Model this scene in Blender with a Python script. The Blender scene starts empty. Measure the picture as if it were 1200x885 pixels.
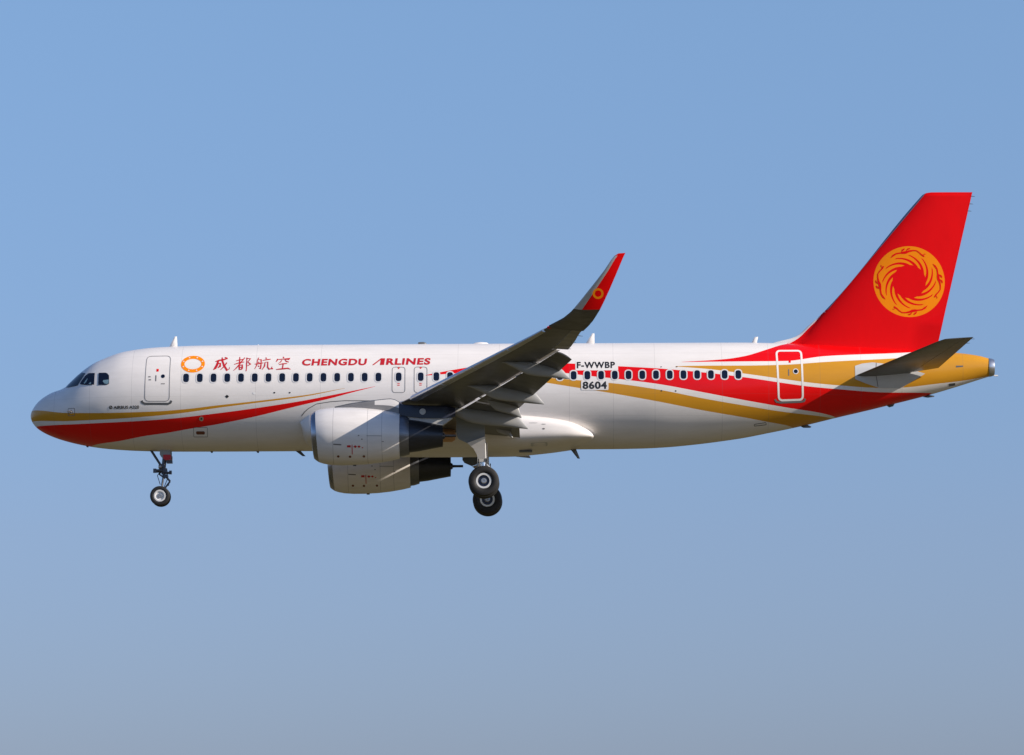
import bpy, bmesh, math, random
from mathutils import Vector, Matrix
from mathutils.geometry import tessellate_polygon
R = math.radians
random.seed(7)
S = bpy.context.scene
COL = S.collection
ALT = 21.8                                   # height of the fuselage centreline above the ground

# ------------------------------------------------------------------ camera
AZ, EL, ROLL, DIST = -0.012, R(6.85), R(-0.28), 175.0
fwd = Vector((math.sin(AZ)*math.cos(EL), math.cos(AZ)*math.cos(EL), math.sin(EL)))
target = Vector((18.77, 0, 0.766 + ALT))
rt = fwd.cross(Vector((0, 0, 1))).normalized()
up = rt.cross(fwd)
rt, up = math.cos(ROLL)*rt + math.sin(ROLL)*up, math.cos(ROLL)*up - math.sin(ROLL)*rt
cd = bpy.data.cameras.new('camera'); cam = bpy.data.objects.new('camera', cd); COL.objects.link(cam)
loc = target - DIST*fwd
cam.matrix_world = Matrix(((rt.x, up.x, -fwd.x, loc.x), (rt.y, up.y, -fwd.y, loc.y), (rt.z, up.z, -fwd.z, loc.z), (0, 0, 0, 1)))
cd.sensor_width = 36; cd.lens = 30.05*DIST/1200*36; cd.clip_start = 1; cd.clip_end = 60000
S.camera = cam

# ------------------------------------------------------------------ sky, sun, exposure
SUN_AZ, SUN_EL = 72.0, 26.0                  # azimuth measured from -Y (towards the viewer) to +X (towards the tail)
sv = Vector((math.sin(R(SUN_AZ))*math.cos(R(SUN_EL)), -math.cos(R(SUN_AZ))*math.cos(R(SUN_EL)), math.sin(R(SUN_EL))))
W = bpy.data.worlds.new('World'); S.world = W; W.use_nodes = True
nt = W.node_tree; nt.nodes.clear()
sky = nt.nodes.new('ShaderNodeTexSky'); sky.sky_type = 'NISHITA'; sky.sun_disc = False
sky.sun_elevation = R(SUN_EL); sky.sun_rotation = math.atan2(sv.x, sv.y)
sky.air_density = 1.0; sky.dust_density = 0.6; sky.ozone_density = 3.0; sky.altitude = 50
bg = nt.nodes.new('ShaderNodeBackground'); bg.inputs['Strength'].default_value = 0.119
wo = nt.nodes.new('ShaderNodeOutputWorld')
# the air of that day: clearer blue overhead, greyer towards the horizon
tcw = nt.nodes.new('ShaderNodeTexCoord'); spw = nt.nodes.new('ShaderNodeSeparateXYZ'); nt.links.new(tcw.outputs['Generated'], spw.inputs[0])
mrw = nt.nodes.new('ShaderNodeMapRange'); nt.links.new(spw.outputs[2], mrw.inputs[0]); mrw.inputs[2].default_value = .25
rmp = nt.nodes.new('ShaderNodeValToRGB'); nt.links.new(mrw.outputs[0], rmp.inputs[0]); er = rmp.color_ramp
er.elements[0].position = .14; er.elements[0].color = (.450, .495, .775, 1); er.elements[1].position = .8; er.elements[1].color = (.785, .828, .942, 1)
for ps_, c_ in ((.34, (.560, .582, .795, 1)), (.476, (.615, .655, .84, 1))):
    e_ = er.elements.new(ps_); e_.color = c_
mxw = nt.nodes.new('ShaderNodeMix'); mxw.data_type = 'RGBA'; mxw.blend_type = 'MULTIPLY'; mxw.inputs[0].default_value = 1
nt.links.new(sky.outputs[0], mxw.inputs[6]); nt.links.new(rmp.outputs[0], mxw.inputs[7])
nt.links.new(mxw.outputs[2], bg.inputs['Color']); nt.links.new(bg.outputs[0], wo.inputs['Surface'])
ld = bpy.data.lights.new('sun', 'SUN'); ld.energy = 5.0; ld.angle = R(0.53); ld.color = (1.0, 0.895, 0.775)
sun = bpy.data.objects.new('sun', ld); COL.objects.link(sun)
sun.rotation_mode = 'QUATERNION'; sun.rotation_quaternion = sv.to_track_quat('Z', 'Y'); sun.location = (60, -40, 80)
S.view_settings.view_transform = 'Standard'; S.view_settings.look = 'None'
S.view_settings.exposure = 0.33; S.view_settings.gamma = 1.0; S.view_settings.use_curve_mapping = False
S.render.engine = 'CYCLES'; S.cycles.max_bounces = 8

# ------------------------------------------------------------------ curves
def pchip(pts):
    xs = [p[0] for p in pts]; ys = [p[1] for p in pts]; n = len(xs)
    h = [xs[i+1]-xs[i] for i in range(n-1)]; d = [(ys[i+1]-ys[i])/h[i] for i in range(n-1)]
    m = [0.]*n
    for i in range(1, n-1):
        if d[i-1]*d[i] > 0:
            w1 = 2*h[i]+h[i-1]; w2 = h[i]+2*h[i-1]; m[i] = (w1+w2)/(w1/d[i-1]+w2/d[i])
    m[0] = d[0]; m[-1] = d[-1]
    def f(x):
        if x <= xs[0]: return ys[0]
        if x >= xs[-1]: return ys[-1]
        lo, hi = 0, n-1
        while hi-lo > 1:
            k = (lo+hi)//2
            if xs[k] <= x: lo = k
            else: hi = k
        a = h[lo]; t = (x-xs[lo])/a
        return ys[lo]*(1+2*t)*(1-t)**2+m[lo]*a*t*(1-t)**2+ys[hi]*t*t*(3-2*t)+m[hi]*a*t*t*(t-1)
    return f
def lerp(pts):
    def f(x):
        if x <= pts[0][0]: 
            a, b = pts[0], pts[1]
        elif x >= pts[-1][0]: a, b = pts[-2], pts[-1]
        else:
            for a, b in zip(pts, pts[1:]):
                if a[0] <= x <= b[0]: break
        return a[1]+(b[1]-a[1])*(x-a[0])/(b[0]-a[0])
    return f

# fuselage outline, metres aft of the nose / above the centreline
ZTIP = -.64
q = lambda L: [(math.sqrt(max(0, x+.013)), z) for x, z in L]
F_TOP = pchip(q([(-.013,ZTIP),(.055,-.40),(.236,-.136),(.505,.091),(.82,.27),(1.322,.458),(1.511,.641),(1.72,.838),(2.035,1.118),(2.487,1.427),(2.846,1.589),(3.602,1.853),(4.089,1.937),(4.656,2.004),(5.373,2.045),(6.768,2.085),(8.776,2.09),(27.5,2.07),(29.6,2.02),(32,1.88),(34,1.75),(36.236,1.61),(36.955,1.504),(37.33,1.402)]))
F_BOT = pchip(q([(-.013,ZTIP),(.059,-.885),(.244,-1.11),(.605,-1.34),(1.06,-1.527),(1.604,-1.688),(2.234,-1.825),(2.867,-1.919),(3.46,-1.973),(4.126,-2.014),(5.457,-2.052),(8.784,-2.065),(22.6,-2.06),(23.804,-2.045),(24.733,-2.004),(25.962,-1.895),(27.059,-1.761),(27.823,-1.649),(28.608,-1.497),(29.387,-1.345),(30.305,-1.15),(31.35,-.9),(32.748,-.58),(33.571,-.38),(34.714,-.1),(35.27,.049),(36.248,.34),(36.939,.557),(37.33,.675)]))
F_WID = pchip(q([(-.013,0),(.06,.28),(.24,.55),(.5,.80),(.82,1.02),(1.32,1.27),(2,1.52),(2.5,1.66),(3,1.77),(4,1.90),(5,1.96),(6,1.975),(24,1.975),(26,1.91),(28,1.76),(30,1.53),(32,1.25),(34,.93),(36,.58),(37.33,.34)]))
def section(x):
    s = math.sqrt(max(0, x+.013)); return F_TOP(s), F_BOT(s), F_WID(s)
def skin_y(x, z):
    t, b, w = section(x); h = max(1e-5, (t-b)/2); s = (z-(t+b)/2)/h
    return w*math.sqrt(max(0., 1-s*s))
def skin(x, z, off=.004):
    """point on the port (viewer's) side of the fuselage, raised by off along the surface normal"""
    t, b, w = section(x)
    z = min(max(z, b+.003), t-.003)
    e = .01; y = skin_y(x, z)
    n = Vector((-(skin_y(x+e, z)-skin_y(x-e, z))/(2*e), 1, -(skin_y(x, z+e)-skin_y(x, z-e))/(2*e)))
    if n.length > 12: n = Vector((n.x, 1, n.z))
    n.normalize()
    return (x+n.x*off, -(y+n.y*off), z+n.z*off)

# ------------------------------------------------------------------ materials
def principled(name):
    m = bpy.data.materials.new(name); m.use_nodes = True
    return m, m.node_tree, m.node_tree.nodes['Principled BSDF']
def node(t, kind, **kw):
    n = t.nodes.new(kind)
    for k, v in kw.items(): setattr(n, k, v)
    return n
def math_node(t, op, a, b=None):
    n = node(t, 'ShaderNodeMath', operation=op)
    for i, v in enumerate((a, b)):
        if v is None: continue
        if isinstance(v, (int, float)): n.inputs[i].default_value = v
        else: t.links.new(v, n.inputs[i])
    return n.outputs[0]
def mix(t, fac, a, b, mode='MIX'):
    n = node(t, 'ShaderNodeMix', data_type='RGBA', blend_type=mode)
    for i, v in ((0, fac), (6, a), (7, b)):
        if isinstance(v, (int, float)): n.inputs[i].default_value = v
        elif isinstance(v, tuple): n.inputs[i].default_value = (*v, 1)
        else: t.links.new(v, n.inputs[i])
    return n.outputs[2]
def coords(t):
    c = node(t, 'ShaderNodeTexCoord'); s = node(t, 'ShaderNodeSeparateXYZ'); t.links.new(c.outputs['Object'], s.inputs[0])
    return c.outputs['Object'], s.outputs[0], s.outputs[1], s.outputs[2]
def weather(t, col, co, amt=.10, scale=(.6, 2.5, 2.5)):
    """faint soiling: streaky noise that multiplies the paint colour"""
    mp = node(t, 'ShaderNodeMapping'); mp.inputs['Scale'].default_value = scale; t.links.new(co, mp.inputs[0])
    nz = node(t, 'ShaderNodeTexNoise'); nz.inputs['Scale'].default_value = 1.6; nz.inputs['Detail'].default_value = 6; nz.inputs['Roughness'].default_value = .65
    t.links.new(mp.outputs[0], nz.inputs['Vector'])
    mr = node(t, 'ShaderNodeMapRange'); t.links.new(nz.outputs[0], mr.inputs[0])
    mr.inputs[1].default_value = .3; mr.inputs[2].default_value = .7; mr.inputs[3].default_value = 1-amt; mr.inputs[4].default_value = 1
    return mix(t, 1.0, col, mr.outputs[0], 'MULTIPLY')
def seams(t, col, v, xs, wd=.012, dark=.72):
    """panel joints: thin darker lines at the given coordinates"""
    acc = None
    for x in xs:
        g = math_node(t, 'LESS_THAN', math_node(t, 'ABSOLUTE', math_node(t, 'SUBTRACT', v, x)), wd)
        acc = g if acc is None else math_node(t, 'MAXIMUM', acc, g)
    return mix(t, math_node(t, 'MULTIPLY', acc, 1-dark), col, (.12, .12, .13))
def paint(name, color, rough=.3, metal=0., coat=0., amt=.08, spec=.5):
    m, t, b = principled(name)
    co = coords(t)[0]
    t.links.new(weather(t, color, co, amt), b.inputs['Base Color'])
    b.inputs['Roughness'].default_value = rough; b.inputs['Metallic'].default_value = metal
    b.inputs['Coat Weight'].default_value = coat; b.inputs['Coat Roughness'].default_value = .08
    b.inputs['Specular IOR Level'].default_value = spec
    return m
WHITE = (.825, .785, .75); RED = (.80, .0015, .003); GOLD = (.62, .285, .018); ORANGE = (.95, .265, .002)
M = {}
M['white'] = paint('white_paint', WHITE, .36, 0, .12, .08, .35)
M['red'] = paint('red_paint', RED, .4, 0, .02, .05, .12)
M['gold'] = paint('gold_paint', GOLD, .35, 0, .1, .06, .3)
M['orange'] = paint('orange_paint', ORANGE, .45, 0, 0, .04, .2)
M['grey'] = paint('grey_wing_paint', (.125, .122, .112), .34, 0, .2, .30)
M['dark_grey'] = paint('dark_grey_paint', (.10, .105, .11), .4, 0, 0, .2)
M['pale_grey'] = paint('pale_grey_paint', (.55, .55, .55), .4, 0, .1, .15)
M['black'] = paint('black_marking', (.012, .012, .014), .5)
M['line_grey'] = paint('grey_seam', (.16, .15, .15), .5)
M['tyre'] = paint('tyre_rubber', (.016, .015, .015), .62, 0, 0, .35)
M['rim'] = paint('wheel_rim_silver', (.80, .80, .79), .4, .15, 0, .12)
M['brake'] = paint('brake_dark_blue', (.06, .07, .11), .4, .5, 0, .3)
M['steel'] = paint('landing_gear_steel', (.45, .46, .48), .32, .7, 0, .25)
M['chrome'] = paint('chrome_piston', (.75, .75, .76), .12, 1, 0, .05)
M['alu'] = paint('polished_aluminium', (.62, .63, .66), .30, .9, 0, .12)
M['lip'] = paint('inlet_lip_metal', (.36, .37, .42), .24, .95, 0, .2)
M['core'] = paint('dark_core_cowl_metal', (.055, .06, .075), .34, .6, 0, .3)
M['sleeve'] = paint('duct_sleeve_metal', (.22, .23, .26), .3, .7, 0, .3)
M['bronze'] = paint('sunlit_patch_bronze', (.72, .40, .20), .4, .15, 0, .3)  # tone of sunlight on the fairing, put into the colour
M['glass'] = paint('dark_window_glass', (.006, .011, .030), .08, 0, 0, .2)
M['windshield'] = paint('cockpit_glass', (.02, .035, .05), .05, 0, 0, .2, .8)
M['glass_reflection'] = paint('painted_glass_reflection', (.22, .36, .42), .12, 0, 0, .2)  # painted brightness of sky reflected in and seen through the cockpit
M['fairing_grey'] = paint('fairing_grey_paint', (.36, .36, .355), .45, 0, .05, .2)
M['door_line'] = paint('door_line_grey', (.27, .26, .26), .5)
M['door_shade_grey'] = paint('gear_door_shade_grey', (.25, .285, .33), .35, 0, .15, .25)  # the wing's shade worked into the door colour
M['port_brown'] = paint('brown_port_paint', (.16, .045, .02), .5)
M['steel_dark'] = paint('dark_gear_steel', (.10, .105, .13), .35, .4, 0, .3)
M['sharklet_silver'] = paint('sharklet_leading_edge', (.50, .50, .49), .38, .2, 0, .05)
M['aileron_lit_grey'] = paint('aileron_lit_grey_paint', (.33, .325, .30), .35, 0, .15, .5)
M['navy'] = paint('navy_pylon_paint', (.018, .022, .045), .35, 0, .1, .2)
M['pylon_grey'] = paint('pylon_grey_paint', (.26, .25, .25), .4, 0, 0, .25)
M['lens'] = paint('lamp_lens', (.85, .83, .80), .1, 0, .5, .05)

def curve_out(t, xn, pts, x0, x1):
    fc = node(t, 'ShaderNodeFloatCurve'); cm = fc.mapping; cv = cm.curves[0]
    z0, z1 = -3.2, 3.2
    P = [((x-x0)/(x1-x0), (z-z0)/(z1-z0)) for x, z in pts]
    if P[0][0] > 0: P.insert(0, (0., P[0][1]))
    if P[-1][0] < 1: P.append((1., P[-1][1]))
    while len(cv.points) < len(P): cv.points.new(.5, .5)
    for p, (a, b) in zip(cv.points, P): p.location = (a, b); p.handle_type = 'VECTOR'
    cm.update()
    t.links.new(xn, fc.inputs['Value'])
    return math_node(t, 'ADD', math_node(t, 'MULTIPLY', fc.outputs[0], z1-z0), z0)
def band(t, X, Z, hi, lo, x0, x1):
    """1 between two lines z=hi(x) and z=lo(x) for x0<x<x1"""
    a, b = x0-.01, x1+.01
    xn = math_node(t, 'DIVIDE', math_node(t, 'SUBTRACT', X, a), b-a)
    dense = lambda L: [(x, pchip(L)(x)) for x in sorted(set([p[0] for p in L]+[x0+(x1-x0)*i/60 for i in range(61)]))]
    m = math_node(t, 'GREATER_THAN', X, x0); m = math_node(t, 'MULTIPLY', m, math_node(t, 'LESS_THAN', X, x1))
    if hi: m = math_node(t, 'MULTIPLY', m, math_node(t, 'GREATER_THAN', curve_out(t, xn, dense(hi), a, b), Z))
    if lo: m = math_node(t, 'MULTIPLY', m, math_node(t, 'LESS_THAN', curve_out(t, xn, dense(lo), a, b), Z))
    return m
L_FG_T = [(-.1,-.44),(.109,-.455),(1.595,-.672),(3.357,-.716),(4.955,-.69),(5.616,-.655),(6.3,-.60),(7.294,-.488),(8.972,-.317),(10.234,-.175),(10.893,-.092),(12.342,.159)]
L_FG_B = [(-.1,-.87),(.103,-.877),(1.585,-.976),(2.95,-.959),(4.95,-.856),(5.612,-.80),(6.3,-.725),(7.292,-.588),(8.972,-.385),(10.234,-.235),(10.893,-.142),(12.342,.149)]
L_FR_T = [(-.1,-1.05),(.277,-1.074),(1.577,-1.1),(3.343,-1.07),(4.579,-1.025),(5.607,-.959),(7.287,-.786),(8.969,-.579),(10.233,-.396),(10.892,-.29),(11.795,-.119),(13.513,.222)]
L_FR_B = [(-.1,-2.2),(2.0,-1.95),(2.48,-1.83),(3.55,-1.727),(4.539,-1.576),(5.578,-1.451),(6.246,-1.343),(7.271,-1.196),(8.962,-.881),(10.23,-.587),(10.891,-.436),(11.794,-.234),(12.572,-.028),(13.513,.212)]
L_RR_T = [(15.467,.661),(16.816,.913),(17.178,.971),(18.463,1.072),(19.782,1.113),(20.88,1.099),(22.878,.971),(24.414,.869),(26.252,.693),(27.789,.504),(29.329,.283),(30.323,.161),(31.407,.078),(33.162,-.012),(35.064,.026)]
L_RR_B = [(15.467,.634),(16.916,.738),(18.464,.79),(19.781,.768),(20.867,.698),(21.646,.595),(22.872,.455),(24.406,.246),(26.242,-.098),(27.782,-.379),(29.332,-.62),(31.341,-.893),(32.2,-1.2),(35.1,-1.5)]
L_RG_T = [(18.464,.607),(19.451,.566),(20.208,.514),(20.866,.458),(21.645,.382),(22.871,.263),(24.404,.03),(26.241,-.329),(27.782,-.579),(29.336,-.791),(31.3,-.94)]
L_RG_B = [(18.464,.573),(19.451,.43),(20.108,.321),(20.874,.192),(22.867,-.146),(24.401,-.428),(26.241,-.778),(27.788,-1.013),(28.682,-1.149),(29.533,-1.255),(31.3,-1.75)]
L_UG_T = [(25.108,.958),(26.258,.975),(27.789,.979),(29.345,1.02),(30.841,1.139),(34.118,1.359),(35.096,1.452),(35.2,3.1),(37.4,3.1)]
L_UG_B = [(25.108,.944),(26.255,.849),(27.791,.65),(29.331,.436),(30.324,.312),(31.407,.223),(33.158,.144),(33.829,.173),(35.23,.344),(36.356,.499),(37.273,.676),(37.4,.70)]
L_UR_B = [(25.342,1.128),(27.035,1.145),(29.35,1.172),(30.853,1.384),(34.139,1.589),(35.3,1.72)]
L_UR_T = [(25.343,1.135),(27.038,1.249),(27.813,1.384),(28.598,1.646),(29.24,1.895),(29.5,1.98),(29.62,3.1),(35.3,3.1)]
def fuselage_material():
    m, t, b = principled('fuselage_livery')
    co, X, Y, Z = coords(t)
    col = mix(t, 0., WHITE, WHITE)
    for hi, lo, x0, x1, c in ((L_FG_T, L_FG_B, -.1, 12.342, GOLD), (L_FR_T, L_FR_B, -.1, 13.513, RED), (L_RR_T, L_RR_B, 15.467, 35.064, RED),
                              (L_RG_T, L_RG_B, 18.464, 31.3, GOLD), (L_UG_T, L_UG_B, 25.108, 37.4, GOLD), (L_UR_T, L_UR_B, 25.343, 35.3, RED)):
        col = mix(t, band(t, X, Z, hi, lo, x0, x1), col, c)
    col = seams(t, col, X, (1.02, 2.45, 4.1, 6.0, 8.9, 11.4, 16.7, 18.3, 21.0, 22.7, 24.3, 26.9, 28.7, 30.7, 32.3, 33.9, 36.3), .008, .76)
    col = seams(t, col, Z, (-.95, -.12, 1.52), .006, .86)
    col = weather(t, col, co, .09, (.35, 1.6, 1.9))
    t.links.new(col, b.inputs['Base Color'])
    b.inputs['Roughness'].default_value = .33; b.inputs['Specular IOR Level'].default_value = .3; b.inputs['Coat Weight'].default_value = .16; b.inputs['Coat Roughness'].default_value = .1
    nz = node(t, 'ShaderNodeTexNoise'); nz.inputs['Scale'].default_value = 1.1; nz.inputs['Detail'].default_value = 2; t.links.new(co, nz.inputs['Vector'])
    bp = node(t, 'ShaderNodeBump'); bp.inputs['Strength'].default_value = .06; bp.inputs['Distance'].default_value = .05
    t.links.new(nz.outputs[0], bp.inputs['Height']); t.links.new(bp.outputs[0], b.inputs['Normal'])
    return m
M['fuselage'] = fuselage_material()
EC, ER = (34.29, 4.42), 1.395
def fin_material():
    m, t, b = principled('fin_livery')
    co, X, Y, Z = coords(t)
    col = mix(t, 0., RED, RED)
    col = mix(t, band(t, X, Z, None, [(27.5,1.7),(29.24,1.895),(29.5,1.98),(29.93,2.22),(30.35,2.62),(30.82,3.12),(31.0,3.45)], 27.5, 31.0), col, WHITE)
    # sun emblem: gold ring with twelve curved flames of the red ground running into it
    ex = math_node(t, 'SUBTRACT', X, EC[0]); ez = math_node(t, 'SUBTRACT', Z, EC[1])
    rr = math_node(t, 'DIVIDE', math_node(t, 'SQRT', math_node(t, 'ADD', math_node(t, 'MULTIPLY', ex, ex), math_node(t, 'MULTIPLY', ez, ez))), ER)
    out = math_node(t, 'DIVIDE', math_node(t, 'SUBTRACT', rr, .47), .28)          # 0 at the disc, 1 at the flame tips
    ph = math_node(t, 'DIVIDE', math_node(t, 'SUBTRACT', math_node(t, 'ARCTAN2', ez, ex), math_node(t, 'MULTIPLY', out, .95)), 2*math.pi/12)
    fr = math_node(t, 'FRACT', math_node(t, 'ADD', ph, 12.3))
    dd = math_node(t, 'MULTIPLY', math_node(t, 'ABSOLUTE', math_node(t, 'SUBTRACT', fr, .5)), 2.0)
    wdt = math_node(t, 'SUBTRACT', .62, math_node(t, 'MULTIPLY', out, .44))
    flame = math_node(t, 'MULTIPLY', math_node(t, 'LESS_THAN', dd, wdt), math_node(t, 'LESS_THAN', out, 1.0))
    red_in = math_node(t, 'MAXIMUM', flame, math_node(t, 'LESS_THAN', out, 0.0))
    ring = math_node(t, 'MULTIPLY', math_node(t, 'LESS_THAN', rr, 1.0), math_node(t, 'SUBTRACT', 1.0, red_in))
    col = mix(t, ring, col, ORANGE)
    le = math_node(t, 'SUBTRACT', X, math_node(t, 'ADD', math_node(t, 'MULTIPLY', math_node(t, 'SUBTRACT', Z, 3.322), .8494), 31.008))
    edge = math_node(t, 'MULTIPLY', math_node(t, 'LESS_THAN', le, .085), math_node(t, 'GREATER_THAN', Z, 3.34))
    col = mix(t, edge, col, (.30, .32, .36))
    t.links.new(weather(t, col, co, .07, (1.2, 1.2, .5)), b.inputs['Base Color']); t.links.new(math_node(t, 'MULTIPLY', edge, .85), b.inputs['Metallic'])
    b.inputs['Specular IOR Level'].default_value = .12; b.inputs['Roughness'].default_value = .4; b.inputs['Coat Weight'].default_value = .02; b.inputs['Coat Roughness'].default_value = .15
    return m
M['fin'] = fin_material()
def cowl_material():
    m, t, b = principled('nacelle_paint')
    co, X, Y, Z = coords(t)
    col = seams(t, mix(t, 0., WHITE, WHITE), X, (12.13, 13.42, 13.96), .008, .5)
    t.links.new(weather(t, col, co, .14, (.5, 2, 2)), b.inputs['Base Color'])
    b.inputs['Roughness'].default_value = .3; b.inputs['Coat Weight'].default_value = .35; b.inputs['Coat Roughness'].default_value = .1
    return m
M['cowl'] = cowl_material()
def underside_material():
    m, t, b = principled('wing_grey_skin')
    co, X, Y, Z = coords(t)
    col = seams(t, mix(t, 0., (.125, .122, .112), (.125, .122, .112)), Y, [s*v for s in (-1, 1) for v in (3.2, 4.6, 6.6, 7.9, 9.4, 10.9, 12.3, 13.9, 15.5)], .012, .55)
    sw = math_node(t, 'SUBTRACT', X, math_node(t, 'MULTIPLY', math_node(t, 'ABSOLUTE', Y), .5686))
    col = seams(t, col, sw, (11.95, 12.35, 12.9, 13.5), .011, .5)
    vo = node(t, 'ShaderNodeTexVoronoi'); vo.inputs['Scale'].default_value = 1.1; t.links.new(co, vo.inputs['Vector'])
    col = mix(t, .22, col, vo.outputs['Color'], 'SOFT_LIGHT')
    hs = node(t, 'ShaderNodeHueSaturation'); hs.inputs['Saturation'].default_value = .1; t.links.new(col, hs.inputs['Color'])
    t.links.new(weather(t, hs.outputs[0], co, .5, (.8, 2.4, 1)), b.inputs['Base Color'])
    b.inputs['Roughness'].default_value = .33; b.inputs['Coat Weight'].default_value = .15; b.inputs['Coat Roughness'].default_value = .12
    return m
M['wing'] = underside_material()

# ------------------------------------------------------------------ mesh helpers
class MB:
    def __init__(s): s.v = []; s.f = []; s.m = []
    def add(s, verts, faces, mi=0):
        o = len(s.v); s.v += [tuple(p) for p in verts]
        s.f += [tuple(i+o for i in f) for f in faces]; s.m += [mi]*len(faces) if isinstance(mi, int) else list(mi)
        return s
    def loft(s, rings, cap0=True, cap1=True, mi=0, mfun=None, closed=True, skip=()):
        n = len(rings[0]); F = []; MI = []
        for i in range(len(rings)-1):
            for j in range(n if closed else n-1):
                k = (j+1) % n
                if j in skip: continue
                F.append((i*n+j, i*n+k, (i+1)*n+k, (i+1)*n+j)); MI.append(mfun(i, j) if mfun else mi)
        if cap0: F.append(tuple(range(n-1, -1, -1))); MI.append(mi)
        if cap1: F.append(tuple((len(rings)-1)*n+j for j in range(n))); MI.append(mi)
        return s.add([p for r in rings for p in r], F, MI)
    def box(s, c, d, mi=0, rot=None):
        V = []
        for k in range(8):
            p = Vector(((k & 1)-.5, ((k >> 1) & 1)-.5, ((k >> 2) & 1)-.5)); p = Vector((p.x*d[0], p.y*d[1], p.z*d[2]))
            if rot: p = rot @ p
            V.append(Vector(c)+p)
        return s.add(V, [(0,2,3,1),(4,5,7,6),(0,1,5,4),(2,6,7,3),(0,4,6,2),(1,3,7,5)], mi)
    def tube(s, pts, rad, n=12, mi=0):
        pts = [Vector(p) for p in pts]; rad = rad if isinstance(rad, (list, tuple)) else [rad]*len(pts); rings = []
        for i, p in enumerate(pts):
            d = (pts[min(i+1, len(pts)-1)]-pts[max(i-1, 0)]).normalized()
            a = d.cross(Vector((.3, .2, 1)) if abs(d.z) < .9 else Vector((1, .2, 0))).normalized(); b = d.cross(a)
            rings.append([p+rad[i]*(math.cos(2*math.pi*k/n)*a+math.sin(2*math.pi*k/n)*b) for k in range(n)])
        return s.loft(rings, mi=mi)
    def lathe(s, prof, axis, c, n=48, mi=0, mis=None):
        """prof: (distance along axis, radius); open ends"""
        rings = []
        for a, r in prof:
            rings.append([(c[0]+a, c[1]+r*math.sin(2*math.pi*k/n), c[2]+r*math.cos(2*math.pi*k/n)) if axis == 'x' else
                          (c[0]+r*math.sin(2*math.pi*k/n), c[1]+a, c[2]+r*math.cos(2*math.pi*k/n)) for k in range(n)])
        return s.loft(rings, False, False, mi, (lambda i, j: mis[i]) if mis else None)
    def prism(s, poly, y0, y1, mi=0, lean=0.):
        """XZ polygon given thickness in Y; lean shifts y with depth below the first vertex"""
        n = len(poly); z0 = poly[0][1]
        V = [(x, y0+lean*(z0-z), z) for x, z in poly]+[(x, y1+lean*(z0-z), z) for x, z in poly]
        F = [tuple(range(n)), tuple(range(2*n-1, n-1, -1))]+[(i, n+i, n+(i+1) % n, (i+1) % n) for i in range(n)]
        return s.add(V, F, mi)
    def build(s, name, mats, parent=None, angle=35, flip=False):
        me = bpy.data.meshes.new(name); me.from_pydata(s.v, [], s.f)
        for m in (mats if isinstance(mats, (list, tuple)) else [mats]): me.materials.append(m)
        for p, i in zip(me.polygons, s.m): p.material_index = i
        bm = bmesh.new(); bm.from_mesh(me); bmesh.ops.remove_doubles(bm, verts=bm.verts, dist=1e-5)
        bmesh.ops.recalc_face_normals(bm, faces=bm.faces)
        bm.to_mesh(me); bm.free()
        for p in me.polygons: p.use_smooth = True
        me.set_sharp_from_angle(angle=R(angle)); me.update()
        o = bpy.data.objects.new(name, me); COL.objects.link(o); o.parent = parent
        return o
def pieces(name, polys, mat, parent, surf, step=.09):
    for pl in polys: flat_mesh(name, *fill([pl]), mat, parent, surf, step)
def flat_mesh(name, tris_v, tris_f, mat, parent, surf, step=.09, xstep=None, smooth=True):
    """a sheet drawn in (x,z), cut into strips and laid onto a surface function surf(x,z)"""
    bm = bmesh.new()
    vs = [bm.verts.new((x, z, 0)) for x, z in tris_v]
    for f in tris_f:
        try: bm.faces.new([vs[i] for i in f])
        except ValueError: pass
    xs = [p[0] for p in tris_v]; zs = [p[1] for p in tris_v]
    def cuts(lo, hi, st, no):
        k = math.ceil((lo+1e-4)/st)
        while k*st < hi-1e-4:
            bmesh.ops.bisect_plane(bm, geom=bm.verts[:]+bm.edges[:]+bm.faces[:], dist=1e-6, plane_co=(k*st, k*st, 0), plane_no=no); k += 1
    cuts(min(zs), max(zs), step, (0, 1, 0))
    if xstep: cuts(min(xs), max(xs), xstep, (1, 0, 0))
    for v in bm.verts: v.co = surf(v.co.x, v.co.y)
    me = bpy.data.meshes.new(name); bm.normal_update()
    bm.to_mesh(me); bm.free(); me.materials.append(mat)
    if smooth:
        for p in me.polygons: p.use_smooth = True
    o = bpy.data.objects.new(name, me); COL.objects.link(o); o.parent = parent
    return o
def fill(polys):
    V = []; F = []
    for poly in polys:
        o = len(V); V += poly
        F += [tuple(o+i for i in t) for t in tessellate_polygon([[Vector((x, z, 0)) for x, z in poly]])]
    return V, F
def ribbon(path, w, closed=True):
    n = len(path); V = []; F = []
    for i, (x, z) in enumerate(path):
        a = path[(i-1) % n] if closed or i else path[0]; b = path[(i+1) % n] if closed or i < n-1 else path[-1]
        d = Vector((b[0]-a[0], b[1]-a[1])).normalized(); k = (-d.y*w/2, d.x*w/2)
        V += [(x+k[0], z+k[1]), (x-k[0], z-k[1])]
    for i in range(n if closed else n-1):
        j = (i+1) % n; F.append((2*i, 2*j, 2*j+1, 2*i+1))
    return V, F
def rrect(c, r, n=5):
    """rounded quadrilateral, corners c in order"""
    out = []
    for i in range(4):
        p = Vector(c[i]); a = (Vector(c[i-1])-p).normalized(); b = (Vector(c[(i+1) % 4])-p).normalized()
        s, e = p+a*r, p+b*r
        for k in range(n+1):
            t = k/n; pt = (1-t)**2*s+2*t*(1-t)*p+t*t*e; out.append((pt.x, pt.y))
    return out
def ellipse(cx, cz, a, b, n=24): return [(cx+a*math.cos(2*math.pi*k/n), cz+b*math.sin(2*math.pi*k/n)) for k in range(n)]
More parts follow.
